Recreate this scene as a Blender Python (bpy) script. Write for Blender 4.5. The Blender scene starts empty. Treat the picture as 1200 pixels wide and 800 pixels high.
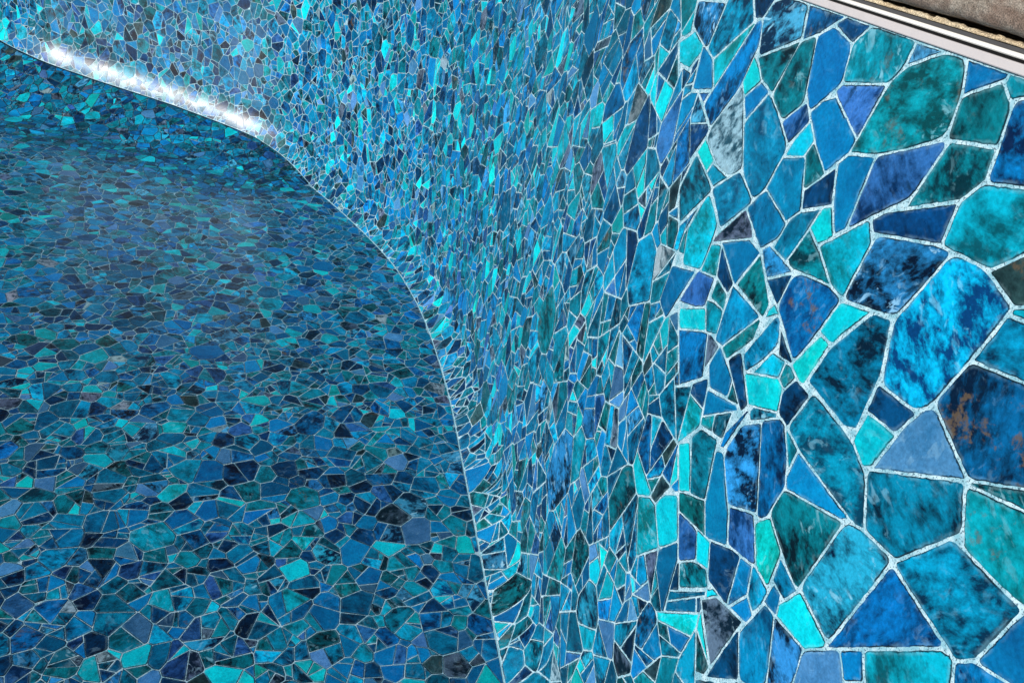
import bpy, math, random
import numpy as np
from mathutils import Matrix, Vector

random.seed(11)
rng = np.random.default_rng(11)
S = bpy.context.scene
COL = S.collection
D = 0.55                       # distance from the camera to the near pool wall, metres
RIM_Z = 1.357                  # top of the lining above the pool floor
CAM = Vector((0.0, 0.0, 1.395))

# ------------------------------------------------------------------ helpers
def new_obj(name, verts, faces, mats, parent=None, fmat=None, smooth=False):
    me = bpy.data.meshes.new(name)
    me.from_pydata([tuple(map(float, v)) for v in verts], [], faces)
    for m in mats:
        me.materials.append(m)
    if fmat is not None:
        me.polygons.foreach_set('material_index', np.asarray(fmat, dtype=np.int32))
    if smooth:
        me.polygons.foreach_set('use_smooth', np.ones(len(me.polygons), dtype=bool))
    me.update()
    o = bpy.data.objects.new(name, me)
    COL.objects.link(o)
    if parent is not None:
        o.parent = parent
    return o

def tag(o, label=None, category=None, kind=None, group=None):
    for k, v in (('label', label), ('category', category), ('kind', kind), ('group', group)):
        if v:
            o[k] = v
    return o

def lin(r, g, b):
    f = lambda c: (c / 255 / 12.92) if c <= 10 else ((c / 255 + 0.055) / 1.055) ** 2.4
    return (f(r), f(g), f(b))

# ------------------------------------------------------------------ plan of the pool
ctrl = [(1, -4.2), (1, -3), (1, -1.5), (1, 0), (1, 1.5), (1, 2.8), (0.985, 3.7), (0.88, 4.65), (0.62, 5.5), (0.0, 6.62),
        (-0.47, 7.05), (-1.2, 7.36), (-1.9, 7.60), (-2.4, 7.77), (-2.88, 8.15), (-3.3, 8.95), (-4.0, 10.3),
        (-5.3, 11.6), (-7.2, 12.2), (-9.2, 11.4), (-10.6, 9.0), (-11.2, 5.0), (-11.2, 0.0), (-10.5, -4.5),
        (-8.4, -7.6), (-5.0, -8.9), (-1.6, -8.2), (0.5, -6.4)]
def catmull(P, n):
    P = np.array(P, float); N = len(P); out = []
    for i in range(N):
        a, b, c, d = P[i - 1], P[i], P[(i + 1) % N], P[(i + 2) % N]
        t = np.linspace(0, 1, n, endpoint=False)[:, None]
        out.append(0.5 * (2 * b + (c - a) * t + (2 * a - 5 * b + 4 * c - d) * t ** 2 + (3 * b - a - 3 * c + d) * t ** 3))
    return np.vstack(out)
raw = catmull(ctrl, 40) * D
seg = np.linalg.norm(np.diff(np.vstack([raw, raw[:1]]), axis=0), axis=1)
cum = np.concatenate([[0], np.cumsum(seg)])
i0 = int(np.argmin(np.abs(raw[:160, 1])))            # arc length 0 lies at y = 0 on the near wall
TOTAL = cum[-1]
NS = 1400
sv = np.linspace(0, TOTAL, NS, endpoint=False)
rc = np.vstack([raw, raw[:1]])
def at_raw(s):
    s = (s + cum[i0]) % TOTAL
    return np.stack([np.interp(s, cum, rc[:, 0]), np.interp(s, cum, rc[:, 1])], -1)
PL = at_raw(sv)
tan = np.roll(PL, -1, 0) - np.roll(PL, 1, 0)
for _ in range(6):
    tan = (np.roll(tan, 1, 0) + tan + np.roll(tan, -1, 0)) / 3
tan /= np.linalg.norm(tan, axis=1)[:, None]
NRM = np.stack([-tan[:, 1], tan[:, 0]], -1)          # towards the pool
def plan(s):
    u = (np.asarray(s, float) % TOTAL) / TOTAL * NS
    i = np.floor(u).astype(int) % NS; f = (u - np.floor(u))[..., None]; j = (i + 1) % NS
    p = PL[i] * (1 - f) + PL[j] * f
    n = NRM[i] * (1 - f) + NRM[j] * f
    return p, n / np.linalg.norm(n, axis=-1, keepdims=True)

# height of the floor where it meets the wall: a bank rises below the far wall
def s_of(pt):
    return sv[np.argmin(np.sum((PL - np.array(pt) * D) ** 2, 1))]
sA, sB, sC, sD, sE = s_of((0.0, 6.62)), s_of((-0.47, 7.05)), s_of((-1.2, 7.36)), s_of((-1.9, 7.60)), s_of((-2.88, 8.15))
def seam_z(s):
    s = np.asarray(s, float) % TOTAL
    return np.interp(s, [0, sA - .1, sB, sC, sD, sE, sE + 1.5, sE + 4, TOTAL],
                     [0, 0, .17 * D, .24 * D, .28 * D, .39 * D, .42 * D, .42 * D, 0])
COVE = 0.125 * D
def cove_h(s):
    return np.interp(np.asarray(s, float) % TOTAL, [0, s_of((.62, 5.5)), s_of((-.47, 7.05)), TOTAL - 3, TOTAL], [.15 * D, .18 * D, .28 * D, .28 * D, .15 * D])

def cove_w(s):
    return np.interp(np.asarray(s, float) % TOTAL, [0, s_of((.62, 5.5)), s_of((-.47, 7.05)), TOTAL - 3, TOTAL], [COVE, COVE, .085 * D, .085 * D, COVE])

def wall_at(s, v):
    """Point and normal on the lining: s along the wall, v down from the rim (v > flat length runs into the cove)."""
    s = np.asarray(s, float); v = np.asarray(v, float)
    p, n = plan(s)
    zf = seam_z(s); H = cove_h(s); W = cove_w(s)
    flat = RIM_Z - zf - H
    L = np.hypot(H, W) * 1.02
    q = np.clip((v - flat) / L, 0, 1.15)             # 0 at the crease, 1 at the seam
    off = W * (.2 * q + .8 * q * q)
    z = np.where(v < flat, RIM_Z - v, zf + H * (1 - q))
    sl = np.where(q > 0, W * (.2 + 1.6 * q) / H, 0)
    co = 1 / np.sqrt(1 + sl ** 2)
    P = np.concatenate([p + n * off[..., None], z[..., None]], -1)
    N = np.concatenate([n * co[..., None], (sl * co)[..., None]], -1)
    return P, N
def wall_len(s):
    H = cove_h(s)
    return RIM_Z - seam_z(s) - H + np.hypot(H, cove_w(s)) * 1.02

# seam polyline
SP, _ = plan(sv)
SEAM = SP + NRM * cove_w(sv)[:, None]
SZ = seam_z(sv)
BANK = 0.55 * D
def floor_z(xy):
    xy = np.atleast_2d(xy)
    out = np.zeros(len(xy))
    for a in range(0, len(xy), 2000):
        c = xy[a:a + 2000]
        d2 = ((c[:, None, 0] - SEAM[None, :, 0]) ** 2 + (c[:, None, 1] - SEAM[None, :, 1]) ** 2)
        k = np.argmin(d2, 1)
        dist = np.sqrt(d2[np.arange(len(c)), k])
        w = np.clip(1 - dist / BANK, 0, 1)
        out[a:a + 2000] = SZ[k] * w ** 1.12
    return out
def floor_at(xy):
    xy = np.atleast_2d(xy); e = 0.01
    z = floor_z(xy)
    zx = floor_z(xy + [e, 0]); zy = floor_z(xy + [0, e])
    N = np.stack([-(zx - z) / e, -(zy - z) / e, np.ones(len(xy))], -1)
    N /= np.linalg.norm(N, axis=1)[:, None]
    return np.concatenate([xy, z[:, None]], -1), N

# ------------------------------------------------------------------ crazy paving cells (weighted Voronoi, some cells snapped in two)
def clip(poly, a, b, c):
    """keep a*x + b*y <= c"""
    out = []
    n = len(poly)
    for i in range(n):
        p = poly[i]; q = poly[(i + 1) % n]
        dp = a * p[0] + b * p[1] - c; dq = a * q[0] + b * q[1] - c
        if dp <= 0:
            out.append(p)
        if (dp < 0 < dq) or (dq < 0 < dp):
            t = dp / (dp - dq)
            out.append((p[0] + (q[0] - p[0]) * t, p[1] + (q[1] - p[1]) * t))
    return out
def area(p):
    return 0.5 * sum(p[i][0] * p[(i + 1) % len(p)][1] - p[(i + 1) % len(p)][0] * p[i][1] for i in range(len(p)))
def centroid(p):
    A = area(p)
    if abs(A) < 1e-9:
        return (sum(q[0] for q in p) / len(p), sum(q[1] for q in p) / len(p))
    x = y = 0
    for i in range(len(p)):
        j = (i + 1) % len(p); c = p[i][0] * p[j][1] - p[j][0] * p[i][1]
        x += (p[i][0] + p[j][0]) * c; y += (p[i][1] + p[j][1]) * c
    return (x / (6 * A), y / (6 * A))
def sites_in(x0, x1, y0, y1, inside, scale=1.0, grade=lambda x: 1.0):
    """random stones of mixed size: big ones first, small ones fill up"""
    cell = 0.12; grid = {}; pts = []
    A = (x1 - x0) * (y1 - y0)
    for r, dens in ((0.056, 70), (0.040, 130), (0.026, 120), (0.014, 60)):
        r *= scale
        for _ in range(int(A * dens / scale ** 2 * 1.5)):
            x = random.uniform(x0, x1); y = random.uniform(y0, y1)
            gr = grade(x)
            if random.random() > 1 / gr ** 2: continue
            rr = r * random.uniform(0.75, 1.2) * gr
            gx, gy = int(x / cell), int(y / cell); ok = True
            for i in (-1, 0, 1):
                for j in (-1, 0, 1):
                    for (px, py, pr) in grid.get((gx + i, gy + j), ()):
                        if (px - x) ** 2 + (py - y) ** 2 < (0.58 * (pr + rr)) ** 2:
                            ok = False; break
                    if not ok: break
                if not ok: break
            if ok:
                grid.setdefault((gx, gy), []).append((x, y, rr)); pts.append((x, y, rr))
    pts = np.array(pts)
    return pts[inside(pts[:, :2])]
def cells_of(pts, scale, K=26):
    P = pts[:, :2]; W = (pts[:, 2] * 0.95) ** 2; out = []
    for a in range(0, len(P), 500):
        d2 = ((P[a:a + 500, None, :] - P[None]) ** 2).sum(-1)
        idx = np.argpartition(d2, K, axis=1)[:, :K]
        for r in range(len(idx)):
            i = a + r; o = idx[r][np.argsort(d2[r, idx[r]])]
            x, y = P[i]; h = 0.20
            poly = [(x - h, y - h), (x + h, y - h), (x + h, y + h), (x - h, y + h)]
            for j in o:
                if j == i: continue
                dx, dy = P[j] - P[i]
                c = (P[j] @ P[j] - P[i] @ P[i] + W[i] - W[j]) / 2
                poly = clip(poly, dx, dy, c)
                if len(poly) < 3: break
            if len(poly) >= 3 and area(poly) > 5e-5:
                out.append(poly)
    res = []
    def snap(p, depth):
        A = area(p) / scale ** 2
        pr = .92 if A > .0075 else .55 if A > .0040 else .34 if A > .0020 else .16 if A > .0009 else 0
        if depth > 3 or random.random() > pr:
            res.append(p); return
        c = centroid(p)
        sxx = sum((q[0] - c[0]) ** 2 for q in p); syy = sum((q[1] - c[1]) ** 2 for q in p); sxy = sum((q[0] - c[0]) * (q[1] - c[1]) for q in p)
        an = .5 * math.atan2(2 * sxy, sxx - syy) + random.gauss(0, .55)
        off = random.uniform(-.30, .30) * math.sqrt(A) * scale
        a, b = math.cos(an), math.sin(an); cc = a * c[0] + b * c[1] + off
        parts = [q for q in (clip(p, a, b, cc), clip(p, -a, -b, -cc)) if len(q) >= 3 and area(q) > 8e-5]
        if len(parts) < 2:
            res.append(p); return
        for q in parts: snap(q, depth + 1)
    for p in out:
        snap(p, 0)
    return res
def dedupe(p, eps=0.0012):
    out = []
    for q in p:
        if not out or math.hypot(q[0] - out[-1][0], q[1] - out[-1][1]) > eps:
            out.append(q)
    if len(out) > 1 and math.hypot(out[0][0] - out[-1][0], out[0][1] - out[-1][1]) <= eps:
        out.pop()
    return out
def inset(p, g):
    """shrink a convex counter-clockwise polygon by g on every side"""
    q = list(p); n = len(p)
    for i in range(n):
        a = p[i]; b = p[(i + 1) % n]
        ex, ey = b[0] - a[0], b[1] - a[1]; L = math.hypot(ex, ey)
        if L < 1e-9: continue
        nx, ny = ey / L, -ex / L                      # outward
        q = clip(q, nx, ny, nx * a[0] + ny * a[1] - g)
        if len(q) < 3: return []
    return dedupe(q)
def rounded(p, r, n):
    if n < 1: return p
    out = []; m = len(p)
    for i in range(m):
        a, b, c = p[i - 1], p[i], p[(i + 1) % m]
        la = math.hypot(a[0] - b[0], a[1] - b[1]); lc = math.hypot(c[0] - b[0], c[1] - b[1])
        t = min(r, .42 * la, .42 * lc)
        p0 = (b[0] + (a[0] - b[0]) / la * t, b[1] + (a[1] - b[1]) / la * t)
        p1 = (b[0] + (c[0] - b[0]) / lc * t, b[1] + (c[1] - b[1]) / lc * t)
        for k in range(n + 1):
            u = k / n
            out.append(((1 - u) ** 2 * p0[0] + 2 * u * (1 - u) * b[0] + u * u * p1[0], (1 - u) ** 2 * p0[1] + 2 * u * (1 - u) * b[1] + u * u * p1[1]))
    return dedupe(out, .0003)

# ------------------------------------------------------------------ colours of the printed stones: light, dark, (weight, contrast, veins, rust)
PAL = {
    'blue':       ((4, 126, 196), (2, 84, 152), (.14, .35, .05, 0)),
    'bluedark':   ((4, 112, 190), (0, 32, 76), (.10, .9, .15, 0)),
    'petrol':     ((0, 128, 186), (0, 66, 112), (.17, .6, .12, .03)),
    'tealblue':   ((0, 146, 182), (0, 46, 82), (.12, .9, .15, 0)),
    'turqblue':   ((0, 172, 204), (2, 62, 120), (.04, 1, .2, 0)),
    'teal':       ((0, 158, 178), (0, 84, 108), (.08, .7, .2, .05)),
    'tealcyan':   ((0, 184, 196), (0, 110, 124), (.04, .7, .2, .05)),
    'turq':       ((0, 196, 204), (0, 150, 168), (.03, .6, .2, .05)),
    'cyan':       ((0, 200, 224), (0, 164, 198), (.05, .5, .1, 0)),
    'tealdark':   ((0, 124, 150), (0, 34, 58), (.10, .9, .2, .08)),
    'tealdark2':  ((0, 130, 150), (4, 60, 90), (.03, .9, .15, .06)),
    'greenteal':  ((0, 130, 138), (0, 50, 66), (.04, .9, .25, .25)),
    'greendark':  ((0, 112, 120), (0, 24, 36), (.05, 1, .35, .12)),
    'turqgreen':  ((0, 158, 172), (0, 76, 92), (.02, .9, .35, .25)),
    'turqrust':   ((0, 150, 168), (0, 92, 112), (.02, .9, .2, .6)),
    'navy':       ((12, 62, 116), (4, 20, 48), (.10, .8, .15, 0)),
    'navymarble': ((96, 146, 200), (12, 34, 70), (.02, 1.3, .7, 0)),
    'marble':     ((66, 132, 206), (4, 22, 50), (.03, 1.25, .5, 0)),
    'marblecyan': ((60, 156, 210), (6, 26, 62), (.02, 1.2, .6, 0)),
    'peri':       ((92, 138, 196), (70, 108, 172), (.045, .5, .15, .06)),
    'peridark':   ((52, 104, 178), (12, 44, 96), (.05, .9, .15, .05)),
    'bluerust':   ((14, 94, 158), (2, 30, 62), (.02, 1.2, .15, .7)),
    'bluerust2':  ((10, 104, 174), (4, 62, 124), (.02, .8, .1, .5)),
    'brown':      ((70, 72, 84), (20, 22, 32), (.010, .8, .1, .4)),
    'grey':       ((96, 104, 136), (24, 28, 50), (.03, 1.3, .4, .05)),
    'greylight':  ((150, 164, 180), (60, 72, 92), (.012, 1.4, .4, .1)),
}
KINDS = list(PAL); KW = np.array([PAL[k][2][0] for k in KINDS]); KW = KW / KW.sum()

# ------------------------------------------------------------------ materials
def mat(name):
    m = bpy.data.materials.new(name); m.use_nodes = True
    nt = m.node_tree; b = nt.nodes['Principled BSDF']
    return m, nt, b
def nd(nt, t, **kw):
    n = nt.nodes.new(t)
    for k, v in kw.items():
        setattr(n, k, v)
    return n
def mathn(nt, op, a, b=None, c=None, clamp=False):
    n = nd(nt, 'ShaderNodeMath', operation=op, use_clamp=clamp)
    for i, x in enumerate((a, b, c)):
        if x is None: continue
        if isinstance(x, (int, float)): n.inputs[i].default_value = x
        else: nt.links.new(x, n.inputs[i])
    return n.outputs[0]
def noise(nt, vec, scale, detail=4, rough=.55, dist=0.0):
    n = nd(nt, 'ShaderNodeTexNoise')
    n.inputs['Scale'].default_value = scale; n.inputs['Detail'].default_value = detail
    n.inputs['Roughness'].default_value = rough; n.inputs['Distortion'].default_value = dist
    nt.links.new(vec, n.inputs['Vector'])
    return n.outputs[0]
def smooth(nt, x, lo, hi, a=0.0, b=1.0):
    n = nd(nt, 'ShaderNodeMapRange', interpolation_type='SMOOTHSTEP')
    n.inputs['From Min'].default_value = lo; n.inputs['From Max'].default_value = hi
    n.inputs['To Min'].default_value = a; n.inputs['To Max'].default_value = b
    nt.links.new(x, n.inputs['Value'])
    return n.outputs[0]
def mixc(nt, f, a, b, mode='MIX'):
    n = nd(nt, 'ShaderNodeMix', data_type='RGBA', blend_type=mode)
    for i, x in ((0, f), (6, a), (7, b)):
        if isinstance(x, (int, float)): n.inputs[i].default_value = x
        elif isinstance(x, tuple): n.inputs[i].default_value = (*x, 1)
        else: nt.links.new(x, n.inputs[i])
    return n.outputs[2]
def attr(nt, name):
    return nd(nt, 'ShaderNodeAttribute', attribute_name=name)

def make_tile_mat():
    m, nt, b = mat('printed_stone')
    L = nt.links.new
    tex = attr(nt, 'tex').outputs['Vector']
    look = nd(nt, 'ShaderNodeSeparateXYZ'); L(attr(nt, 'look').outputs['Vector'], look.inputs[0])
    con, vein, rust = look.outputs
    edge = attr(nt, 'edge').outputs['Fac']
    ca = attr(nt, 'light').outputs['Color']; cb = attr(nt, 'dark').outputs['Color']
    # stretch the grain along each stone's own axis
    mp = nd(nt, 'ShaderNodeMapping'); mp.inputs['Scale'].default_value = (1.0, .58, 1.0); L(tex, mp.inputs['Vector'])
    g = mp.outputs[0]
    n0 = noise(nt, tex, 12, 4, .6, .6)
    n1 = noise(nt, g, 34, 6, .64, .5)
    n2 = noise(nt, g, 105, 5, .68, .3)
    n3 = noise(nt, tex, 260, 3, .6)
    sub = lambda x, k: mathn(nt, 'MULTIPLY', mathn(nt, 'SUBTRACT', x, .5), k)
    c = mathn(nt, 'ADD', sub(n0, 3.0), mathn(nt, 'ADD', sub(n1, 3.2), sub(n2, 2.4)))
    c = mathn(nt, 'MULTIPLY_ADD', c, con, .5, clamp=True)
    col = mixc(nt, c, cb, ca)
    # fine speckle
    f = smooth(nt, n3, .32, .68, .86, 1.14)
    hs = nd(nt, 'ShaderNodeHueSaturation'); hs.inputs['Saturation'].default_value = 1.0
    L(f, hs.inputs['Value']); L(col, hs.inputs['Color']); col = hs.outputs[0]
    # pale flecks in patches, dark specks
    patch = smooth(nt, noise(nt, tex, 16, 3), .42, .62)
    fl = smooth(nt, noise(nt, g, 78, 4, .6, .7), .555, .66)
    vm = mathn(nt, 'MULTIPLY', mathn(nt, 'MULTIPLY', fl, patch), mathn(nt, 'MULTIPLY', vein, 1.7), clamp=True)
    pale = mixc(nt, .40, ca, (.45, .74, .86))
    col = mixc(nt, vm, col, pale)
    ds = smooth(nt, noise(nt, g, 60, 5, .65, .4), .56, .68)
    dp = smooth(nt, noise(nt, tex, 14, 2), .46, .6)
    vm2 = mathn(nt, 'MULTIPLY', mathn(nt, 'MULTIPLY', ds, dp), mathn(nt, 'MULTIPLY', con, .75), clamp=True)
    col = mixc(nt, vm2, col, mixc(nt, .6, cb, (.004, .02, .04)))
    # rust blots
    rn = noise(nt, tex, 36, 5, .68, .3)
    rm = mathn(nt, 'MULTIPLY', smooth(nt, rn, .56, .68), rust)
    col = mixc(nt, mathn(nt, 'MINIMUM', mathn(nt, 'MULTIPLY', rm, 1.3), .7), col, (.12, .085, .05))
    # worn pale rim, then a broken dark outline as printed on the liner
    wob = mathn(nt, 'MULTIPLY_ADD', noise(nt, tex, 330, 3, .6), .0030, -.0015)
    e = mathn(nt, 'ADD', edge, wob)
    rimn = smooth(nt, noise(nt, tex, 55, 3), .42, .62)
    lm = mathn(nt, 'MULTIPLY', smooth(nt, e, .0012, .0052, 1, 0), mathn(nt, 'MULTIPLY', rimn, .26))
    col = mixc(nt, lm, col, mixc(nt, .5, ca, (.45, .75, .82)))
    dk = smooth(nt, noise(nt, tex, 24, 2), .40, .56)
    om = mathn(nt, 'MULTIPLY', smooth(nt, e, .0009, .0021, 1, 0), mathn(nt, 'MULTIPLY_ADD', dk, .7, .25))
    col = mixc(nt, om, col, (.006, .018, .03))
    L(col, b.inputs['Base Color'])
    L(mathn(nt, 'MULTIPLY_ADD', n2, .10, ROUGH), b.inputs['Roughness'])
    b.inputs['Specular IOR Level'].default_value = .27
    bp = nd(nt, 'ShaderNodeBump'); bp.inputs['Strength'].default_value = .25; bp.inputs['Distance'].default_value = .0008
    L(mathn(nt, 'MULTIPLY_ADD', n3, .4, n2), bp.inputs['Height']); L(bp.outputs[0], b.inputs['Normal'])
    return m
ROUGH = .24
def make_grout_mat():
    m, nt, b = mat('printed_grout'); L = nt.links.new
    tc = nd(nt, 'ShaderNodeTexCoord').outputs['Object']
    n1 = noise(nt, tc, 420, 3, .7); n2 = noise(nt, tc, 60, 4, .6)
    col = mixc(nt, smooth(nt, n2, .35, .65), (.22, .46, .56), (.52, .71, .79))
    col = mixc(nt, smooth(nt, n1, .52, .62, 0, .9), col, (.05, .11, .15))
    L(col, b.inputs['Base Color'])
    b.inputs['Roughness'].default_value = .34; b.inputs['Specular IOR Level'].default_value = .4
    bp = nd(nt, 'ShaderNodeBump'); bp.inputs['Strength'].default_value = .4; bp.inputs['Distance'].default_value = .001
    L(n1, bp.inputs['Height']); L(bp.outputs[0], b.inputs['Normal'])
    return m
def make_far_mat():
    """the same print on the lining behind the camera, where single stones are not modelled"""
    m, nt, b = mat('printed_stone_distant'); L = nt.links.new
    tc = nd(nt, 'ShaderNodeTexCoord').outputs['Object']
    vo = nd(nt, 'ShaderNodeTexVoronoi'); vo.inputs['Scale'].default_value = 17; L(tc, vo.inputs['Vector'])
    ed = nd(nt, 'ShaderNodeTexVoronoi', feature='DISTANCE_TO_EDGE'); ed.inputs['Scale'].default_value = 17; L(tc, ed.inputs['Vector'])
    sp = nd(nt, 'ShaderNodeSeparateColor'); L(vo.outputs['Color'], sp.inputs[0])
    r = nd(nt, 'ShaderNodeValToRGB'); r.color_ramp.interpolation = 'CONSTANT'
    stops = [('navy', 1), ('petrol', 0), ('tealdark', 0), ('blue', 0), ('teal', 0), ('bluedark', 1), ('cyan', 0), ('greendark', 0), ('petrol', 1), ('tealblue', 0)]
    cr = r.color_ramp
    for i, (k, w) in enumerate(stops):
        el = cr.elements[i] if i < 2 else cr.elements.new(i / len(stops))
        el.position = i / len(stops); el.color = (*lin(*PAL[k][w]), 1)
    L(sp.outputs[0], r.inputs[0])
    f = smooth(nt, noise(nt, tc, 60, 5), .3, .7, .55, 1.25)
    hs = nd(nt, 'ShaderNodeHueSaturation'); L(f, hs.inputs['Value']); L(r.outputs[0], hs.inputs['Color'])
    col = mixc(nt, smooth(nt, ed.outputs['Distance'], .03, .06, 1, 0), hs.outputs[0], (.6, .73, .78))
    L(col, b.inputs['Base Color']); b.inputs['Roughness'].default_value = .28
    return m
M_TILE, M_GROUT, M_FAR = make_tile_mat(), make_grout_mat(), make_far_mat()

# ------------------------------------------------------------------ one mesh holding a sheet of lining with its printed stones
LIFT = 0.0007
def stone_sheet(name, polys, kinds, surf, base_v, base_f, base_m, base_n, near, flip=False):
    """polys: convex rings in surface coordinates; surf maps an (n,2) array to points and normals"""
    ring2 = []; info = []
    for p, k in zip(polys, kinds):
        c = centroid(p)
        lod = near(c)
        A = abs(area(p))
        rr = rounded(p, min(.008, .08 * math.sqrt(A)) * random.uniform(.3, 1.3) * (1.2 if lod else .5), 3 if lod else 1)
        if lod:
            rr = chipped(rr)
        if len(rr) < 3: continue
        bev = .0007
        ri = max(.002, min((a_ * -1 * c[0] - b_ * c[1] + d_) for a_, b_, d_ in edges_of(rr)))
        ft = min(.2, bev / ri); fm_ = min(.55, .006 / ri)
        top = [(b_[0] + (c[0] - b_[0]) * ft, b_[1] + (c[1] - b_[1]) * ft) for b_ in rr]
        mid = [(b_[0] + (c[0] - b_[0]) * fm_, b_[1] + (c[1] - b_[1]) * fm_) for b_ in rr]
        # distance of every ring corner to its own sides
        dl = []
        for i_ in range(len(rr)):
            q0, q1 = rr[i_], rr[(i_ + 1) % len(rr)]
            L_ = math.hypot(q1[0] - q0[0], q1[1] - q0[1]) or 1e-9
            dl.append(abs((q1[0] - q0[0]) * (c[1] - q0[1]) - (q1[1] - q0[1]) * (c[0] - q0[0])) / L_)
        dl = np.array(dl); dl = .5 * (dl + np.roll(dl, 1))
        info.append((len(ring2), len(rr), k, c, A, ft * dl, fm_ * dl, dl.mean()))
        ring2 += rr + top + mid + [c]
    R2 = np.array(ring2)
    P, N = surf(R2)
    V = P.copy(); NN = N.copy(); nb = len(base_v)
    edge = np.zeros(len(R2)); tex = np.zeros((len(R2), 3)); light = np.zeros((len(R2), 4)); dark = np.zeros((len(R2), 4)); look = np.zeros((len(R2), 3))
    faces = list(base_f); fm = [base_m] * len(base_f)
    for (o, n, k, c, A, e0, e1, e2) in info:
        V[o:o + n] += N[o:o + n] * -.0002
        V[o + n:o + 3 * n + 1] += N[o + n:o + 3 * n + 1] * (LIFT + random.uniform(-.00015, .0003))
        out = P[o:o + n] - P[o + 3 * n]
        out /= np.linalg.norm(out, axis=1)[:, None] + 1e-9
        NN[o:o + 3 * n + 1] += rng.normal(0, .012, 3)
        NN[o:o + n] = NN[o:o + n] + out * .3
        edge[o + n:o + 2 * n] = e0; edge[o + 2 * n:o + 3 * n] = e1; edge[o + 3 * n] = e2
        an = random.uniform(0, math.pi); ca, sa = math.cos(an), math.sin(an)
        q = R2[o:o + 3 * n + 1]
        tex[o:o + 3 * n + 1, 0] = q[:, 0] * ca + q[:, 1] * sa
        tex[o:o + 3 * n + 1, 1] = -q[:, 0] * sa + q[:, 1] * ca
        tex[o:o + 3 * n + 1, 2] = random.uniform(0, 40)
        own = k.endswith('!'); l, d, pr = PAL[k.rstrip('!')]; k = k.rstrip('!')
        j = np.array([random.gauss(0, .10), random.gauss(0, .05), random.gauss(0, .05)]); g = random.gauss(-.05, .10) if own else min(.16, random.gauss(-.14, .36))
        light[o:o + 3 * n + 1, :3] = np.clip(np.array(lin(*l)) * np.exp(j + g) * TONE * (np.array([.7, .95, 1.26]) if k[:4] in ('gree', 'teal', 'turq') else np.array([1.9, .9, .96]) if k[:4] in ('peri', 'grey') else 1), .0015, .9)
        dark[o:o + 3 * n + 1, :3] = np.clip(np.array(lin(*d)) * np.exp(j + 1.25 * g - .26) * TONE, .0015, .9)
        look[o:o + 3 * n + 1] = (pr[1] * random.uniform(.75, 1.25), min(1, pr[2] * random.uniform(.5, 1.6)), pr[3] * (random.random() < .6 or pr[3] > .2) * random.uniform(.6, 1.5))
        b = nb + o
        for i in range(n):
            j2 = (i + 1) % n
            faces.append((b + i, b + j2, b + n + j2, b + n + i))
            faces.append((b + n + i, b + n + j2, b + 2 * n + j2, b + 2 * n + i))
            faces.append((b + 2 * n + i, b + 2 * n + j2, b + 3 * n))
        fm += [0] * (3 * n)
    if flip:
        faces = [f[::-1] for f in faces[:len(base_f)]] + faces[len(base_f):]
    light[:, 3] = 1; dark[:, 3] = 1
    allv = np.vstack([base_v, V]); alln = np.vstack([base_n, NN])
    alln /= np.linalg.norm(alln, axis=1)[:, None]
    ob = new_obj(name, allv, faces, [M_TILE, M_GROUT, M_FAR], fmat=fm, smooth=True)
    me = ob.data
    def put(nm, ty, key, arr, pad):
        a = me.attributes.new(nm, ty, 'POINT')
        full = np.vstack([np.zeros((len(base_v), pad)), arr.reshape(len(arr), -1)]).astype(np.float32)
        a.data.foreach_set(key, full.ravel())
    put('edge', 'FLOAT', 'value', edge, 1)
    put('tex', 'FLOAT_VECTOR', 'vector', tex, 3); put('look', 'FLOAT_VECTOR', 'vector', look, 3)
    put('light', 'FLOAT_COLOR', 'color', light, 4); put('dark', 'FLOAT_COLOR', 'color', dark, 4)
    me.normals_split_custom_set_from_vertices([tuple(map(float, v)) for v in alln])
    return ob, len(info)
TONE = np.array([.42, 1.15, .98])
def edges_of(p):
    for i in range(len(p)):
        a, b = p[i], p[(i + 1) % len(p)]
        ex, ey = b[0] - a[0], b[1] - a[1]; L = math.hypot(ex, ey)
        if L > 1e-6:
            nx, ny = ey / L, -ex / L
            yield nx, ny, nx * a[0] + ny * a[1]
def ccw(p):
    return p if area(p) > 0 else p[::-1]
def chipped(r):
    """walk round a ring in short steps and knock the edge in and out a little"""
    out = []
    for i in range(len(r)):
        a, b = r[i], r[(i + 1) % len(r)]
        L = math.hypot(b[0] - a[0], b[1] - a[1])
        k = max(1, int(L / .0055))
        nx, ny = ((b[1] - a[1]) / L, -(b[0] - a[0]) / L) if L > 1e-9 else (0, 0)
        for j in range(k):
            t = (j + (random.uniform(-.25, .25) if j else 0)) / k
            w = max(-.0007, min(.0004, random.gauss(-.0001, .00032)))
            out.append((a[0] + (b[0] - a[0]) * t + nx * w, a[1] + (b[1] - a[1]) * t + ny * w))
    return out
def hull(p):
    p = sorted(set(p))
    def half(seq):
        h = []
        for q in seq:
            while len(h) > 1 and (h[-1][0] - h[-2][0]) * (q[1] - h[-2][1]) - (h[-1][1] - h[-2][1]) * (q[0] - h[-2][0]) <= 0:
                h.pop()
            h.append(q)
        return h
    a, b = half(p), half(p[::-1])
    return a[:-1] + b[:-1]

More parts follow.
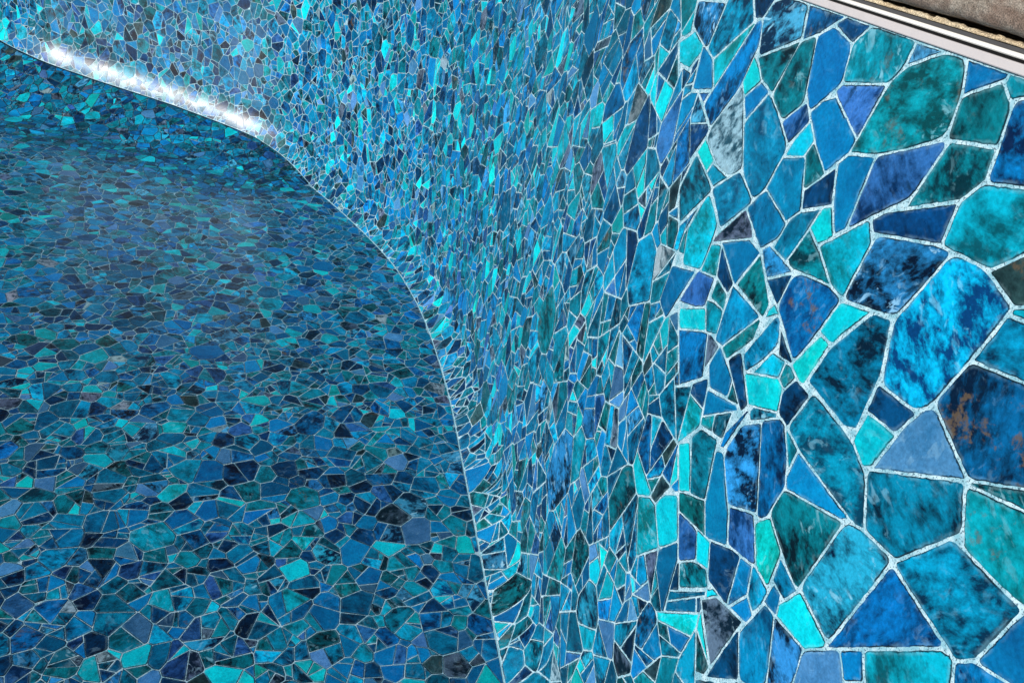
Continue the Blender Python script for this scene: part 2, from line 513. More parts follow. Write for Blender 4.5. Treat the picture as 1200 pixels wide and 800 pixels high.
# stones read off the lining beside the rim: kind, then (metres along the wall, metres below the rim)
TRACED = """
turqblue 0.534,0.151 0.5,0.144 0.477,0.148 0.456,0.158 0.453,0.17 0.458,0.212 0.468,0.269 0.482,0.285 0.529,0.29 0.544,0.258 0.555,0.229 0.545,0.194
marble 0.629,0.18 0.615,0.17 0.544,0.15 0.536,0.152 0.545,0.194 0.555,0.228 0.626,0.25 0.631,0.248 0.625,0.213 0.622,0.18
navy 0.643,0.165 0.626,0.148 0.557,0.11 0.553,0.113 0.551,0.15 0.59,0.162 0.632,0.176
greenteal 0.619,0.139 0.591,0.095 0.607,0.07 0.545,0.057 0.544,0.085 0.557,0.109 0.609,0.138
peridark 0.681,0.111 0.609,0.072 0.596,0.095 0.618,0.134 0.674,0.189 0.675,0.152
teal 0.539,0.087 0.489,0.073 0.462,0.109 0.49,0.142 0.545,0.148 0.55,0.137 0.554,0.112
brown 0.484,0.147 0.462,0.113 0.437,0.146 0.454,0.156 0.468,0.152
teal 0.449,0.157 0.434,0.146 0.426,0.157 0.438,0.16
tealblue 0.452,0.165 0.436,0.162 0.424,0.16 0.396,0.197 0.458,0.213
bluerust 0.456,0.215 0.407,0.2 0.396,0.197 0.35,0.258 0.402,0.295 0.441,0.271 0.468,0.266
peri 0.487,0.36 0.481,0.307 0.471,0.275 0.441,0.274 0.404,0.293 0.405,0.299 0.454,0.334
tealdark 0.488,0.363 0.446,0.331 0.4,0.3 0.378,0.332 0.383,0.344 0.417,0.405 0.459,0.412 0.486,0.375
tealdark2 0.603,0.362 0.578,0.357 0.55,0.358 0.516,0.362 0.489,0.374 0.464,0.409 0.471,0.416 0.52,0.42 0.582,0.42 0.615,0.413 0.617,0.397
tealdark 0.579,0.242 0.561,0.23 0.554,0.235 0.534,0.282 0.532,0.3 0.53,0.342 0.553,0.354 0.62,0.35 0.622,0.344 0.61,0.301 0.596,0.265
navy 0.533,0.299 0.529,0.29 0.482,0.285 0.484,0.301 0.493,0.316 0.526,0.321
cyan 0.524,0.323 0.495,0.317 0.486,0.318 0.493,0.36 0.501,0.367 0.524,0.358
tealcyan 0.704,0.224 0.65,0.168 0.629,0.189 0.633,0.247 0.661,0.247
cyan 0.73,0.214 0.716,0.18 0.71,0.179 0.692,0.201 0.705,0.223
blue 0.732,0.143 0.722,0.126 0.682,0.112 0.677,0.153 0.677,0.19 0.691,0.2 0.712,0.177
bluerust2 0.72,0.276 0.703,0.261 0.663,0.252 0.634,0.254 0.644,0.299 0.66,0.347 0.688,0.326 0.725,0.313
cyan 0.628,0.255 0.59,0.243 0.599,0.262 0.617,0.297 0.64,0.297
cyan 0.656,0.352 0.636,0.302 0.618,0.3 0.625,0.35 0.636,0.358
teal 0.714,0.402 0.698,0.364 0.67,0.358 0.668,0.381 0.694,0.395
cyan 0.728,0.417 0.686,0.388 0.654,0.384 0.645,0.406 0.701,0.437
navy 0.642,0.364 0.607,0.364 0.616,0.411 0.642,0.409 0.652,0.387
greenteal 0.666,0.36 0.647,0.361 0.644,0.369 0.652,0.384 0.666,0.38
greenteal 0.731,0.217 0.705,0.226 0.661,0.247 0.678,0.253 0.728,0.265 0.743,0.256
petrol 0.78,0.262 0.773,0.225 0.734,0.193 0.733,0.209 0.741,0.243 0.748,0.26
petrol 0.867,0.251 0.844,0.216 0.795,0.223 0.775,0.23 0.791,0.264 0.805,0.279
marble 0.802,0.274 0.784,0.264 0.726,0.268 0.769,0.299
navy 0.766,0.3 0.725,0.273 0.727,0.313
blue 0.891,0.311 0.834,0.277 0.802,0.279 0.827,0.339
greendark 0.823,0.337 0.796,0.283 0.741,0.321 0.742,0.341
petrol 0.826,0.344 0.751,0.344 0.798,0.416 0.816,0.419
greenteal 0.796,0.419 0.748,0.346 0.745,0.377 0.775,0.423
tealblue 0.746,0.399 0.717,0.323 0.699,0.337 0.703,0.371 0.732,0.415
navy 0.705,0.332 0.66,0.351 0.689,0.358
cyan 0.739,0.339 0.728,0.317 0.716,0.321
grey 0.916,0.32 0.863,0.249 0.833,0.275
tealcyan 0.918,0.366 0.917,0.325 0.894,0.315 0.877,0.354
navy 0.873,0.352 0.89,0.315 0.832,0.34 0.836,0.357
peridark 0.939,0.425 0.922,0.372 0.878,0.356 0.874,0.401
greenteal 0.866,0.383 0.869,0.355 0.838,0.361 0.833,0.38
cyan 0.934,0.438 0.873,0.402 0.849,0.425 0.913,0.461
teal 0.873,0.395 0.834,0.382 0.825,0.415 0.847,0.425
bluedark 0.911,0.463 0.844,0.427 0.816,0.476 0.859,0.519
grey 0.835,0.424 0.807,0.425 0.818,0.46
blue 0.807,0.452 0.802,0.424 0.753,0.439 0.749,0.459 0.786,0.473
navy 0.773,0.423 0.749,0.402 0.702,0.439 0.708,0.454
marble 0.694,0.51 0.686,0.471 0.658,0.445 0.636,0.477 0.6,0.529 0.651,0.565 0.689,0.533
bluedark 0.658,0.442 0.629,0.416 0.605,0.432 0.578,0.47 0.581,0.517 0.597,0.527
teal 0.617,0.419 0.587,0.421 0.586,0.449
blue 0.581,0.421 0.485,0.423 0.49,0.431 0.576,0.465 0.583,0.449
greendark 0.573,0.468 0.485,0.429 0.485,0.446 0.491,0.531 0.502,0.536 0.58,0.508
marblecyan 0.483,0.428 0.46,0.418 0.418,0.41 0.42,0.429 0.427,0.539 0.488,0.532 0.487,0.489
bluedark 0.41,0.415 0.34,0.421 0.338,0.429 0.42,0.541 0.416,0.473
tealblue 0.411,0.405 0.381,0.345 0.305,0.34 0.304,0.365 0.31,0.406 0.318,0.418 0.34,0.416
turqrust 0.397,0.301 0.335,0.277 0.297,0.328 0.343,0.339 0.373,0.335
greendark 0.395,0.293 0.348,0.261 0.339,0.272
blue 0.302,0.339 0.297,0.328 0.262,0.374 0.28,0.392 0.306,0.404
bluedark 0.317,0.423 0.306,0.406 0.28,0.394 0.274,0.402 0.303,0.445
teal 0.388,0.504 0.338,0.434 0.318,0.424 0.304,0.447 0.361,0.533
blue 0.408,0.529 0.389,0.506 0.374,0.521 0.391,0.545
peri 0.443,0.58 0.409,0.531 0.387,0.55 0.381,0.563 0.424,0.627 0.432,0.617
cyan 0.486,0.537 0.431,0.542 0.43,0.552 0.447,0.575 0.495,0.588 0.501,0.576
marble 0.497,0.595 0.448,0.579 0.435,0.614 0.46,0.653
petrol 0.519,0.602 0.498,0.594 0.464,0.654 0.474,0.681 0.5,0.7 0.53,0.659
blue 0.523,0.592 0.523,0.569 0.506,0.569 0.5,0.586
tealdark 0.522,0.561 0.53,0.534 0.492,0.539 0.499,0.561
tealcyan 0.593,0.54 0.578,0.515 0.538,0.529 0.531,0.575 0.56,0.575
peridark 0.644,0.564 0.605,0.537 0.564,0.574 0.573,0.585 0.615,0.602
navy 0.645,0.631 0.59,0.593 0.573,0.656 0.62,0.666
petrol 0.588,0.593 0.566,0.583 0.551,0.616 0.566,0.653
tealblue 0.559,0.582 0.532,0.582 0.523,0.592 0.531,0.62 0.549,0.613
blue 0.563,0.656 0.549,0.619 0.528,0.627 0.534,0.644
grey 0.609,0.703 0.588,0.674 0.539,0.65 0.548,0.74
navy 0.537,0.749 0.532,0.665 0.501,0.701
blue 0.689,0.601 0.715,0.536 0.7,0.527 0.653,0.563 0.621,0.605 0.661,0.632
tealdark 0.776,0.562 0.763,0.539 0.724,0.525 0.697,0.599 0.73,0.62
cyan 0.794,0.591 0.779,0.577 0.735,0.618 0.753,0.635
greendark 0.748,0.641 0.697,0.606 0.67,0.635 0.733,0.657
peridark 0.728,0.663 0.684,0.651 0.661,0.676 0.687,0.708
cyan 0.68,0.645 0.652,0.636 0.635,0.665 0.655,0.676
greendark 0.684,0.71 0.636,0.667 0.621,0.68 0.665,0.732
navymarble 1.003,0.039 0.991,0.018 0.945,0.003 0.912,0.003 0.897,0.039 0.982,0.079 0.99,0.057
bluerust 0.906,0.003 0.826,0.001 0.848,0.017 0.892,0.04
navy 0.835,0.007 0.826,0.001 0.778,0.001 0.795,0.023 0.823,0.017
turqgreen 0.776,0.002 0.705,0.001 0.701,0.025 0.714,0.046 0.779,0.062 0.792,0.035 0.794,0.024
navymarble 0.699,0.002 0.657,0.001 0.7,0.025
turqgreen 0.654,0.002 0.627,0.001 0.615,0.024 0.606,0.064 0.635,0.083 0.678,0.109 0.721,0.121 0.718,0.098 0.711,0.048 0.697,0.026
blue 0.625,0.002 0.575,0.002 0.586,0.012 0.611,0.029
teal 0.572,0.002 0.542,0.003 0.537,0.01 0.557,0.019 0.572,0.01
greendark 0.576,0.009 0.557,0.022 0.545,0.053 0.55,0.056 0.602,0.064 0.611,0.031
bluedark 0.555,0.021 0.537,0.01 0.494,0.067 0.503,0.073 0.539,0.083 0.542,0.054
blue 0.861,0.027 0.841,0.014 0.797,0.025 0.785,0.064 0.812,0.102 0.818,0.109 0.85,0.083
peridark 0.786,0.069 0.774,0.062 0.714,0.048 0.726,0.103 0.771,0.083
blue 0.821,0.102 0.779,0.082 0.727,0.105 0.724,0.119 0.746,0.148 0.762,0.146
greenteal 0.893,0.042 0.862,0.028 0.85,0.081 0.835,0.097 0.871,0.129 0.909,0.112
peridark 0.866,0.131 0.833,0.098 0.815,0.115 0.837,0.149
cyan 0.828,0.159 0.812,0.119 0.793,0.133 0.799,0.151 0.824,0.162
tealblue 1.125,0.028 1.052,0.014 1.029,0.042 1.104,0.108 1.138,0.099 1.122,0.048
tealcyan 1.101,0.112 1.021,0.045 1.027,0.065 1.074,0.141
bluedark 1.011,0.039 0.988,0.059 0.998,0.118 1.04,0.187 1.082,0.168 1.019,0.047
cyan 0.986,0.085 0.953,0.101 0.977,0.129 0.994,0.116
blue 0.946,0.103 0.923,0.116 0.952,0.158 0.977,0.132
navy 1.052,0.009 0.984,-0.001 1.006,0.036 1.023,0.039
greendark 0.979,0.081 0.898,0.043 0.919,0.109 0.951,0.102
blue 1.147,0.103 1.106,0.113 1.077,0.142 1.135,0.158
turq 1.229,0.116 1.189,0.092 1.15,0.104 1.174,0.135 1.211,0.136
marble 1.21,0.052 1.126,0.041 1.123,0.079 1.142,0.098 1.201,0.081
greylight 0.991,0.123 0.973,0.138 0.913,0.21 0.937,0.229 0.984,0.229 1.034,0.211 1.032,0.192
petrol 0.953,0.157 0.939,0.14 0.918,0.118 0.889,0.125 0.837,0.155 0.847,0.213 0.864,0.233 0.914,0.208
petrol 0.843,0.212 0.829,0.164 0.795,0.152 0.76,0.204 0.78,0.227
greendark 0.793,0.149 0.786,0.134 0.752,0.152 0.77,0.182
navy 0.771,0.186 0.732,0.141 0.711,0.178 0.759,0.205
petrol 0.972,0.263 0.916,0.215 0.864,0.234 0.916,0.295
cyan 1.047,0.234 1.036,0.213 0.997,0.228 1.006,0.246
teal 1,0.246 0.992,0.234 0.949,0.235 0.971,0.257
tealdark 1.062,0.298 1.047,0.241 0.972,0.263 1.028,0.335
tealcyan 0.973,0.276 0.924,0.297 0.921,0.363 0.972,0.381 0.992,0.336
"""
traced = []; outlines = []
for line in TRACED.strip().split('\n'):
    w = line.split()
    ring_ = hull([tuple(map(float, q.split(','))) for q in w[1:]])
    grown = [(-1, -1), (3, -1), (3, 3), (-1, 3)]
    for nx, ny, c in edges_of(ring_):
        grown = clip(grown, nx, ny, c + .0060)
    traced.append((w[0], grown)); outlines.append(ring_)
# neighbours meet half-way between their outlines
for i in range(len(traced)):
    for j in range(i + 1, len(traced)):
        A, B = traced[i][1], traced[j][1]
        ax = [q[0] for q in A]; bx = [q[0] for q in B]; ay = [q[1] for q in A]; by = [q[1] for q in B]
        if min(max(ax), max(bx)) < max(min(ax), min(bx)) or min(max(ay), max(by)) < max(min(ay), min(by)):
            continue
        A0, B0 = outlines[i], outlines[j]; best = None
        for nx, ny, c in edges_of(A0):
            sep = min(nx * q[0] + ny * q[1] for q in B0) - c
            if best is None or sep > best[0]: best = (sep, nx, ny, c + sep / 2)
        for nx, ny, c in edges_of(B0):
            sep = min(nx * q[0] + ny * q[1] for q in A0) - c
            if sep > best[0]: best = (sep, -nx, -ny, -(c + sep / 2))
        _, nx, ny, cut = best
        A2 = clip(A, nx, ny, cut); B2 = clip(B, -nx, -ny, -cut)
        if len(A2) > 2 and len(B2) > 2:
            traced[i] = (traced[i][0], A2); traced[j] = (traced[j][0], B2)

# ------------------------------------------------------------------ wall lining
S0, S1 = -0.55, 7.6
VMAX = 1.50
ST = 1.12                       # stones stand slightly upright on the wall
pts = sites_in((S0 - .2) * ST, (S1 + .2) * ST, -.15 / ST, (VMAX + .12) / ST, lambda q: np.ones(len(q), bool), .64, lambda x: float(np.interp(x / ST, [1.0, 1.4, 2.4], [1.9, 1.6, 1.0])))
RAWP = pts
def in_poly(p, q):
    return all(nx * q[0] + ny * q[1] <= c for nx, ny, c in edges_of(p))
tb = [(min(q[0] for q in p), max(q[0] for q in p), min(q[1] for q in p), max(q[1] for q in p)) for _, p in traced]
keep = []
for q in pts:
    ins = False
    q = (q[0] / ST, q[1] * ST)
    for (k, p), bb in zip(traced, tb):
        if bb[0] - .01 < q[0] < bb[1] + .01 and bb[2] - .01 < q[1] < bb[3] + .01 and in_poly(p, q):
            ins = True; break
    keep.append(not ins)
cells = [[(q[0] / ST, q[1] * ST) for q in p] for p in cells_of(pts[np.array(keep)], .68)]
wall_polys = []; wall_kinds = []
for p in cells:
    c = centroid(p)
    if not (S0 < c[0] < S1): continue
    bx0, bx1 = min(q[0] for q in p), max(q[0] for q in p); by0, by1 = min(q[1] for q in p), max(q[1] for q in p)
    for (k, t), bb in zip(traced, tb):
        if bx1 < bb[0] or bx0 > bb[1] or by1 < bb[2] or by0 > bb[3] or len(p) < 3: continue
        cc = centroid(p); best = None
        for nx, ny, d in edges_of(t):
            dep = d - min(nx * q[0] + ny * q[1] for q in p)     # how far the cell reaches inside this edge
            sc = nx * cc[0] + ny * cc[1] - d
            if best is None or sc > best[0]: best = (sc, nx, ny, d, dep)
        # only cut when the shapes really overlap
        sep = any(max(nx * q[0] + ny * q[1] for q in [u]) > d for u in [cc] for nx, ny, d in [(best[1], best[2], best[3])])
        apart = any(min(nx * q[0] + ny * q[1] for q in p) >= d for nx, ny, d in edges_of(t)) or any(min(nx * q[0] + ny * q[1] for q in t) >= d for nx, ny, d in edges_of(p))
        if apart: continue
        p = clip(p, -best[1], -best[2], -best[3] - .003) if best[4] > 0 else p
    if len(p) < 3 or area(p) < 1.2e-4: continue
    p = clip(p, 0, -1, -.0015)
    wl = float(wall_len(c[0])); sl = float((wall_len(c[0] + .05) - wall_len(c[0] - .05)) / .1)
    p = clip(p, -sl, 1, wl - .0012 - sl * c[0])
    if len(p) < 3: continue
    p = inset(dedupe(p), random.choice((.0003, .0004, .0006, .0009)) * (1.4 if c[0] < 1.5 else 1))
    if len(p) < 3 or area(p) < 6e-5: continue
    wall_polys.append(p); wall_kinds.append(str(rng.choice(KINDS, p=KW)))
for k, p in traced:
    p = clip(ccw(p), 0, -1, -.001)
    p = inset(dedupe(p), random.choice((.0006, .0009, .0013)))
    if len(p) >= 3 and area(p) > 5e-5:
        wall_polys.append(p); wall_kinds.append(k + '!')
# fill what is left open between the traced stones
def overlap_cut(pt, p, t):
    best = max(edges_of(t), key=lambda e: e[0] * pt[0] + e[1] * pt[1] - e[2])
    return clip(p, -best[0], -best[1], -best[2] - .0016)
boxes = [(min(q[0] for q in p), max(q[0] for q in p), min(q[1] for q in p), max(q[1] for q in p)) for p in wall_polys]
for _ in range(16000):
    pt = (random.uniform(.2, 1.45), random.uniform(0.002, .85))
    near_ = [i for i, b_ in enumerate(boxes) if b_[0] - .07 < pt[0] < b_[1] + .07 and b_[2] - .07 < pt[1] < b_[3] + .07]
    if any(max(nx * pt[0] + ny * pt[1] - d for nx, ny, d in edges_of(wall_polys[i])) < .0050 for i in near_):
        continue
    p = [(pt[0] - .06, pt[1] - .06), (pt[0] + .06, pt[1] - .06), (pt[0] + .06, pt[1] + .06), (pt[0] - .06, pt[1] + .06)]
    p = clip(p, 0, -1, -.0015)
    for i in sorted(near_, key=lambda i: max(nx * pt[0] + ny * pt[1] - d for nx, ny, d in edges_of(wall_polys[i]))):
        p = overlap_cut(pt, p, wall_polys[i])
        if len(p) < 3: break
    p = dedupe(p)
    if len(p) < 3 or area(p) < 9e-5: continue
    wall_polys.append(p); wall_kinds.append(str(rng.choice(KINDS, p=KW)))
    boxes.append((min(q[0] for q in p), max(q[0] for q in p), min(q[1] for q in p), max(q[1] for q in p)))
# base sheet: fine where the stones are, plain print behind the camera
def wall_base(s_list, fine):
    rows = np.concatenate([np.linspace(0, 1, 5), [.35 * 0 + 1]])
    V = []; N = []; F = []
    m = 14
    for s in s_list:
        wl = float(wall_len(s)); flat = wl - float(np.hypot(cove_h(s), cove_w(s))) * 1.02
        vs = np.concatenate([np.linspace(0, flat, 5), np.linspace(flat, wl, m - 4)[1:]])
        p, n = wall_at(np.full(m, s), vs)
        V.append(p); N.append(n)
    for i in range(len(s_list) - 1):
        for j in range(m - 1):
            a = i * m + j
            F.append((a, a + 1, a + m + 1, a + m))
    return np.vstack(V), np.vstack(N), F
bv, bn, bf = wall_base(np.linspace(S0, S1, 260), True)
def surf_wall(q):
    return wall_at(q[:, 0], q[:, 1])
# s runs away from the camera and v downwards: flip the rings so that faces look into the pool
wall, nwall = stone_sheet('pool_wall', wall_polys, wall_kinds, surf_wall, bv, bf, 1, bn, lambda c: c[0] < 2.2, flip=True)
tag(wall, 'curved upright pool wall lined in vinyl printed with blue and teal crazy paving', 'pool wall')
fv, fn, ff = wall_base(np.linspace(S1, TOTAL + S0, 260), False)
ff = [f[::-1] for f in ff]
new_obj('lining', fv, ff, [M_FAR], parent=wall, smooth=True)

# welded seam between wall sheet and floor sheet
def sweep(path_s, prof, name, m, parent=None, closed=False, base='wall', smooth=True):
    """prof: list of (offset from the wall face towards the pool, height above the rim)"""
    V = []; F = []; n = len(prof)
    p, nn = plan(path_s)
    for i in range(len(path_s)):
        for (o_, z_) in prof:
            q = p[i] + nn[i] * o_
            V.append((q[0], q[1], RIM_Z + z_))
    k = len(path_s)
    for i in range(k if closed else k - 1):
        for j in range(n):
            a = i * n + j; b_ = i * n + (j + 1) % n; c = ((i + 1) % k) * n
            F.append((a, c + j, c + (j + 1) % n, b_))
    if not closed:
        F.append(tuple(range(n))); F.append(tuple(range((k - 1) * n, k * n))[::-1])
    return new_obj(name, V, F, [m], parent=parent, smooth=False)
m_seam, nt, b = mat('seam_vinyl')
b.inputs['Base Color'].default_value = (.20, .44, .53, 1); b.inputs['Roughness'].default_value = .3
ss = np.linspace(S0, S1, 300); V = []; F = []
for s in ss:
    wl = float(wall_len(s)); P_, N_ = wall_at(np.array([s]), np.array([wl])); P_, N_ = P_[0], N_[0]
    t_ = np.array([0, 0, 1.0]); inn = np.append(plan(s)[1], 0)
    for (a_, h_) in ((-.0007, .0001), (-.0004, .0004), (.0004, .0004), (.0007, .0001)):
        V.append(P_ + inn * a_ + np.array([0, 0, h_ + (abs(min(a_, 0)) * 1.2)]))
for i in range(len(ss) - 1):
    for j in range(3):
        a = i * 4 + j; F.append((a, a + 4, a + 5, a + 1))
seam = new_obj('welded_seam', V, F, [m_seam], parent=wall, smooth=True)

# ------------------------------------------------------------------ floor lining
def inside_pool(q):
    """signed distance to the seam (positive inside) for points q"""
    out = np.zeros(len(q)); kk = np.zeros(len(q), int)
    for a in range(0, len(q), 2000):
        c = q[a:a + 2000]
        d2 = ((c[:, None, 0] - SEAM[None, :, 0]) ** 2 + (c[:, None, 1] - SEAM[None, :, 1]) ** 2)
        k = np.argmin(d2, 1); v = c - SEAM[k]
        out[a:a + 2000] = v[:, 0] * NRM[k, 0] + v[:, 1] * NRM[k, 1]; kk[a:a + 2000] = k
    return out, kk
FX0, FX1, FY0, FY1 = -3.0, .55, .3, 6.3
def in_view(q):
    d, _ = inside_pool(q)
    x, y = q[:, 0], q[:, 1]
    return (d > -.1) & (x > -1.15 - .42 * (y - .3))
pts = sites_in(FX0, FX1, FY0, FY1, in_view, .68)
cells = cells_of(pts, .68)
cents = np.array([centroid(p) for p in cells])
dd, kk = inside_pool(cents)
floor_polys = []; floor_kinds = []
KF = KW.copy()
for p, c, d, k in zip(cells, cents, dd, kk):
    if d < .14:
        for k2 in (k - 2, k, k + 2):
            k2 %= NS
            nx, ny = -NRM[k2]
            p = clip(p, nx, ny, nx * SEAM[k2, 0] + ny * SEAM[k2, 1] - .0014)
            if len(p) < 3: break
    if len(p) < 3: continue
    if max(abs(q[0] - c[0]) + abs(q[1] - c[1]) for q in p) > .21: continue
    p = inset(dedupe(p), random.choice((.0004, .0006, .0008, .0011)))
    if len(p) < 3 or area(p) < 6e-5: continue
    floor_polys.append(p); floor_kinds.append(str(rng.choice(KINDS, p=KF)))
# base sheet of the whole floor
from mathutils.geometry import delaunay_2d_cdt
gx, gy = np.meshgrid(np.arange(-6.3, .6, .07), np.arange(-5.0, 6.9, .07))
G = np.stack([gx.ravel(), gy.ravel()], -1)
dG, _ = inside_pool(G)
G = G[dG > .06]
ring = SEAM[::3]
inn = np.vstack([SEAM[::6] + NRM[::6] * .04, SEAM[::4] + NRM[::4] * .018, SEAM[::5] + NRM[::5] * .068])
allp = [Vector(map(float, q)) for q in np.vstack([ring, G, inn])]
nr = len(ring)
res = delaunay_2d_cdt(allp, [(i, (i + 1) % nr) for i in range(nr)], [], 1, 1e-5)
fxy = np.array([(v.x, v.y) for v in res[0]])
dB, kB = inside_pool(fxy)
fP, fN = floor_at(fxy)
fP[:, 2] -= np.where((SZ[kB] > .002) & (dB < BANK + .2), np.where(dB > .01, .0065, .001), 0)
ffaces = [tuple(f) for f in res[2]]
def ok_up(f):
    a, b_, c = fxy[f[0]], fxy[f[1]], fxy[f[2]]
    return (b_[0] - a[0]) * (c[1] - a[1]) - (b_[1] - a[1]) * (c[0] - a[0]) > 0
ffaces = [f if ok_up(f) else f[::-1] for f in ffaces]
fc = np.array([fxy[list(f)].mean(0) for f in ffaces])
vis = (fc[:, 1] > FY0 + .1) & (fc[:, 0] > -.95 - .42 * (fc[:, 1] - .3)) & (fc[:, 0] > FX0 + .15) & (fc[:, 1] < FY1 - .1)
base_m = np.where(vis, 1, 2)
def surf_floor(q):
    return floor_at(q)
floor, nfloor = stone_sheet('pool_floor', floor_polys, floor_kinds, surf_floor, fP, ffaces, 1, fN, lambda c: False)
mi = np.zeros(len(floor.data.polygons), np.int32); floor.data.polygons.foreach_get('material_index', mi)
mi[:len(ffaces)] = base_m; floor.data.polygons.foreach_set('material_index', mi)
tag(floor, kind='structure', label='pool floor lined in vinyl printed with dark blue and teal crazy paving', category='pool floor')
print('stones', nwall, nfloor)

# ------------------------------------------------------------------ liner track, mortar and coping along the rim
def plastic(name, col, rough, grime=.25, streak=60):
    m, nt, b = mat(name); L = nt.links.new
    tc = nd(nt, 'ShaderNodeTexCoord').outputs['Object']
    n1 = noise(nt, tc, streak, 5, .65); n2 = noise(nt, tc, 7, 3)
    f = mathn(nt, 'MULTIPLY', smooth(nt, n1, .45, .75), smooth(nt, n2, .35, .7, .3, 1))
    c = mixc(nt, mathn(nt, 'MULTIPLY', f, grime), col, tuple(x * .55 for x in col))
    L(c, b.inputs['Base Color']); b.inputs['Roughness'].default_value = rough
    return m
m_white = plastic('white_pvc', (.53, .50, .51), .45)
m_lip = plastic('white_pvc_lip', (.86, .84, .80), .3, .15)
m_black = plastic('slot_shade_black', (.012, .012, .013), .5, 0)  # near-black colour paints in the dark of the open slot
m_dark = plastic('recess_shade_grey', (.06, .06, .065), .55, .3)  # dark grey puts the shade of the recess into the colour
def stone_mat(name, c1, c2, c3, sc):
    m, nt, b = mat(name); L = nt.links.new
    tc = nd(nt, 'ShaderNodeTexCoord').outputs['Object']
    mp = nd(nt, 'ShaderNodeMapping'); mp.inputs['Scale'].default_value = (1.5, .8, 1.5); L(tc, mp.inputs['Vector'])
    n1 = noise(nt, mp.outputs[0], sc, 6, .65, .4); n2 = noise(nt, tc, sc * 9, 4, .75); n3 = noise(nt, mp.outputs[0], sc * .35, 3, .5)
    col = mixc(nt, smooth(nt, n1, .32, .68), c1, c2)
    col = mixc(nt, smooth(nt, n3, .42, .62, 0, .65), col, c3)
    f = smooth(nt, n2, .34, .66, .38, 1.55)
    hs = nd(nt, 'ShaderNodeHueSaturation'); L(f, hs.inputs['Value']); L(col, hs.inputs['Color'])
    L(hs.outputs[0], b.inputs['Base Color']); b.inputs['Roughness'].default_value = .9
    bp = nd(nt, 'ShaderNodeBump'); bp.inputs['Strength'].default_value = .8; bp.inputs['Distance'].default_value = .0035
    L(mathn(nt, 'MULTIPLY_ADD', n2, .6, n1), bp.inputs['Height']); L(bp.outputs[0], b.inputs['Normal'])
    return m
m_cop = stone_mat('weathered_coping', (.19, .155, .125), (.41, .365, .31), (.19, .12, .09), 90)
m_mor = stone_mat('sandy_mortar', (.62, .50, .33), (.72, .62, .45), (.48, .36, .22), 70)

# fine sampling of the loop near the camera, coarser elsewhere
loop = np.concatenate([np.linspace(-.3, 1.6, 240, endpoint=False), np.linspace(1.6, TOTAL - .3, 420, endpoint=False)])
track = bpy.data.objects.new('liner_track', None); COL.objects.link(track); track.location = (.55, .8, RIM_Z)
tag(track, 'white plastic liner track with dark slot running along the top of the pool wall', 'liner track')
def kid(o):
    o.parent = track; o.matrix_parent_inverse = Matrix.Translation(track.location).inverted()
    return o
h = (0.0001, .0082, .0112, .0150, .0186, .0224, .0264)
kid(sweep(loop, [(-.012, h[0]), (.0030, h[0]), (.0036, h[0] + .0008), (.0036, h[1] - .0008), (.0028, h[1]), (-.012, h[1])], 'face_strip', m_white, closed=True))
kid(sweep(loop, [(-.012, h[1] + .0002), (-.004, h[1] + .0002), (-.004, h[2] - .0002), (-.012, h[2] - .0002)], 'bead_slot', m_black, closed=True))
kid(sweep(loop, [(-.012, h[2]), (.0020, h[2]), (.0032, h[2] + .0010), (.0030, h[3] - .0012), (.0015, h[3]), (-.012, h[3])], 'lip', m_lip, closed=True))
kid(sweep(loop, [(-.013, h[3] + .0002), (-.0025, h[3] + .0002), (-.0025, h[4] - .0002), (-.013, h[4] - .0002)], 'shaded_recess', m_dark, closed=True))  # strip coloured as the shaded recess between lip and mortar

def rough_sweep(name, prof, m, amp, seed, grain):
    """a swept band with a crumbly surface; grain lists (length in metres, weight) of its lumps"""
    r = np.random.default_rng(seed)
    path = np.concatenate([np.linspace(-.3, 1.6, 1500, endpoint=False), np.linspace(1.6, TOTAL - .3, 500, endpoint=False)])
    p, nn = plan(path); V = []; F = []; n = len(prof); k = len(path)
    def lumps():
        out = np.zeros(k)
        for ln, wt in grain:
            x = path / ln; base = r.normal(size=int(TOTAL / ln) + 12)
            i = np.floor(x).astype(int) + 4; f = x - np.floor(x); f = f * f * (3 - 2 * f)
            out += wt * (base[i] * (1 - f) + base[i + 1] * f)
        return out
    A = [lumps() for _ in prof]; B = [lumps() for _ in prof]
    for i in range(k):
        for j, (o_, z_, w_) in enumerate(prof):
            q = p[i] + nn[i] * (o_ + w_ * amp * A[j][i])
            V.append((q[0], q[1], RIM_Z + z_ + w_ * amp * B[j][i]))
    for i in range(k):
        for j in range(n):
            c = ((i + 1) % k) * n; a = i * n + j
            F.append((a, c + j, c + (j + 1) % n, i * n + (j + 1) % n))
    return new_obj(name, V, F, [m], smooth=True)
mo = rough_sweep('mortar_bed', [(-.06, h[4], 0), (-.006, h[4] + .0001, .05), (-.0010, h[4] + .0006, .15), (-.0010, h[5] - .001, .7), (-.004, h[5] + .0002, 1), (-.012, h[5] + .0003, .6), (-.06, h[5], 0)], m_mor, .0010, 5, ((.0035, .5), (.009, .7), (.03, .5)))
tag(mo, 'thin crumbly sandy mortar line between white liner track and coping', 'mortar')
cop = rough_sweep('pool_coping', [(-.30, h[6], 0), (-.02, h[6], .6), (.004, h[6] + .0004, 1), (.010, h[6] + .004, 1), (.013, h[6] + .010, .7), (.014, h[6] + .022, .6),
                                 (.013, h[6] + .040, .6), (.010, h[6] + .062, .6), (.002, h[6] + .075, .6), (-.012, h[6] + .080, .5), (-.30, h[6] + .080, 0)], m_cop, .0010, 9, ((.005, .3), (.014, .5), (.06, .8)))
tag(cop, 'weathered grey brown stone coping edge above the white liner track', 'coping')
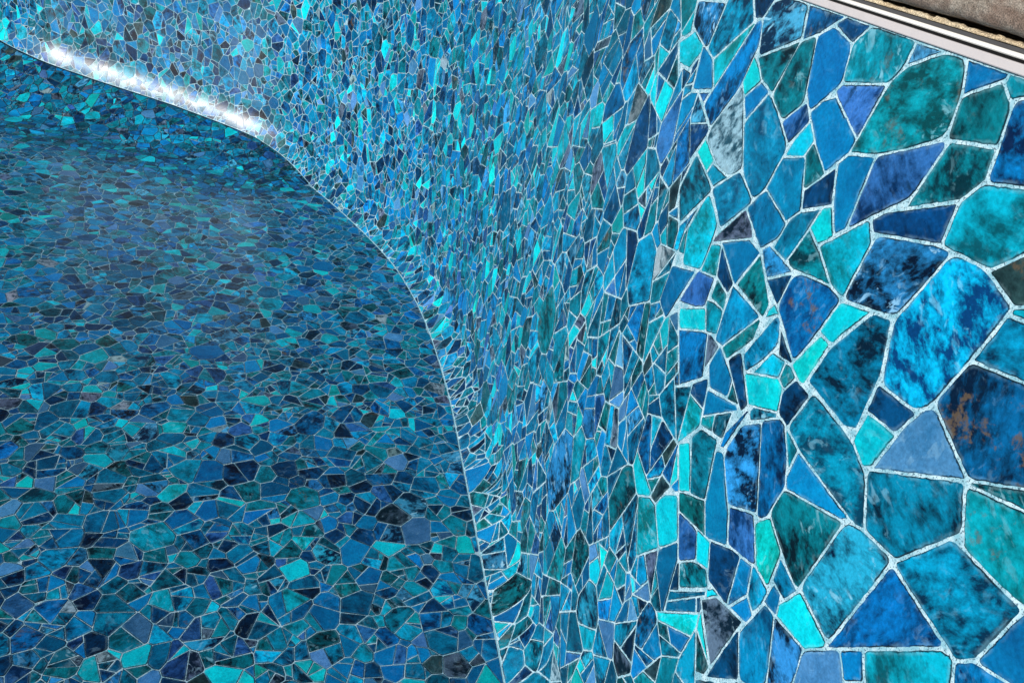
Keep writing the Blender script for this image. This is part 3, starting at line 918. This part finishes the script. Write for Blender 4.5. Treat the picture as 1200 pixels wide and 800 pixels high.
# dark bed that carries the coping behind the mortar
bed = sweep(loop, [(-.014, -.10), (-.014, h[4] - .0004), (-.0615, h[4] - .0004), (-.0615, h[6] - .0003), (-.30, h[6] - .0003), (-.30, -.10)], 'pool_shell', m_dark, closed=True)
tag(bed, kind='structure')

# ground round the pool, out to the horizon
m_gr = stone_mat('ground_paving', (.22, .20, .18), (.30, .28, .25), (.18, .17, .15), 6)
pp, nn = plan(loop)
V = []; F = []; k = len(loop); zg = RIM_Z + h[6] + .078
cx, cy = -2.6, .9
for i in range(k):
    q = pp[i] - nn[i] * .29
    V.append((q[0], q[1], zg))
for Rr in (9, 40, 400):
    for i in range(k):
        a = math.atan2(pp[i][1] - cy, pp[i][0] - cx)
        V.append((cx + Rr * math.cos(a), cy + Rr * math.sin(a), zg))
for r_ in range(3):
    for i in range(k):
        j = (i + 1) % k
        F.append((r_ * k + i, (r_ + 1) * k + i, (r_ + 1) * k + j, r_ * k + j))
g = new_obj('ground', V, F, [m_gr]); tag(g, kind='structure')

# ------------------------------------------------------------------ camera
cam = bpy.data.cameras.new('camera'); co = bpy.data.objects.new('camera', cam); COL.objects.link(co)
Rw = Matrix(((0.95852217,-0.0932245,-0.26934075),(-0.17962453,0.53612425,-0.82480653),(0.22129228,0.83897556,0.49714157)))
co.matrix_world = Matrix.Translation(CAM) @ Rw.to_4x4()
cam.sensor_fit = 'HORIZONTAL'; cam.sensor_width = 36; cam.lens = 36 * 900 / 1200
cam.clip_start = .01; cam.clip_end = 1500
S.camera = co

# ------------------------------------------------------------------ light
sd = Vector((-.79,-.52,.35)).normalized()
el = math.asin(sd.z); az = math.atan2(sd.x, sd.y)
w = bpy.data.worlds.new('World'); S.world = w; w.use_nodes = True
nt = w.node_tree; bg = nt.nodes['Background']
sky = nt.nodes.new('ShaderNodeTexSky'); sky.sky_type = 'NISHITA'; sky.sun_disc = False
sky.sun_elevation = el; sky.sun_rotation = az
nt.links.new(sky.outputs[0], bg.inputs[0]); bg.inputs[1].default_value = .07
sun = bpy.data.lights.new('sun', 'SUN'); so = bpy.data.objects.new('sun', sun); COL.objects.link(so)
sun.energy = 5.0; sun.angle = math.radians(.53); sun.color = (1.0, .97, .93)
so.rotation_euler = sd.to_track_quat('Z', 'Y').to_euler()
S.view_settings.view_transform = 'Standard'; S.view_settings.look = 'None'
S.view_settings.exposure = 0.0; S.view_settings.gamma = 1; S.view_settings.use_curve_mapping = False
S.cycles.max_bounces = 6; S.cycles.use_denoising = True
S.cycles.use_adaptive_sampling = True
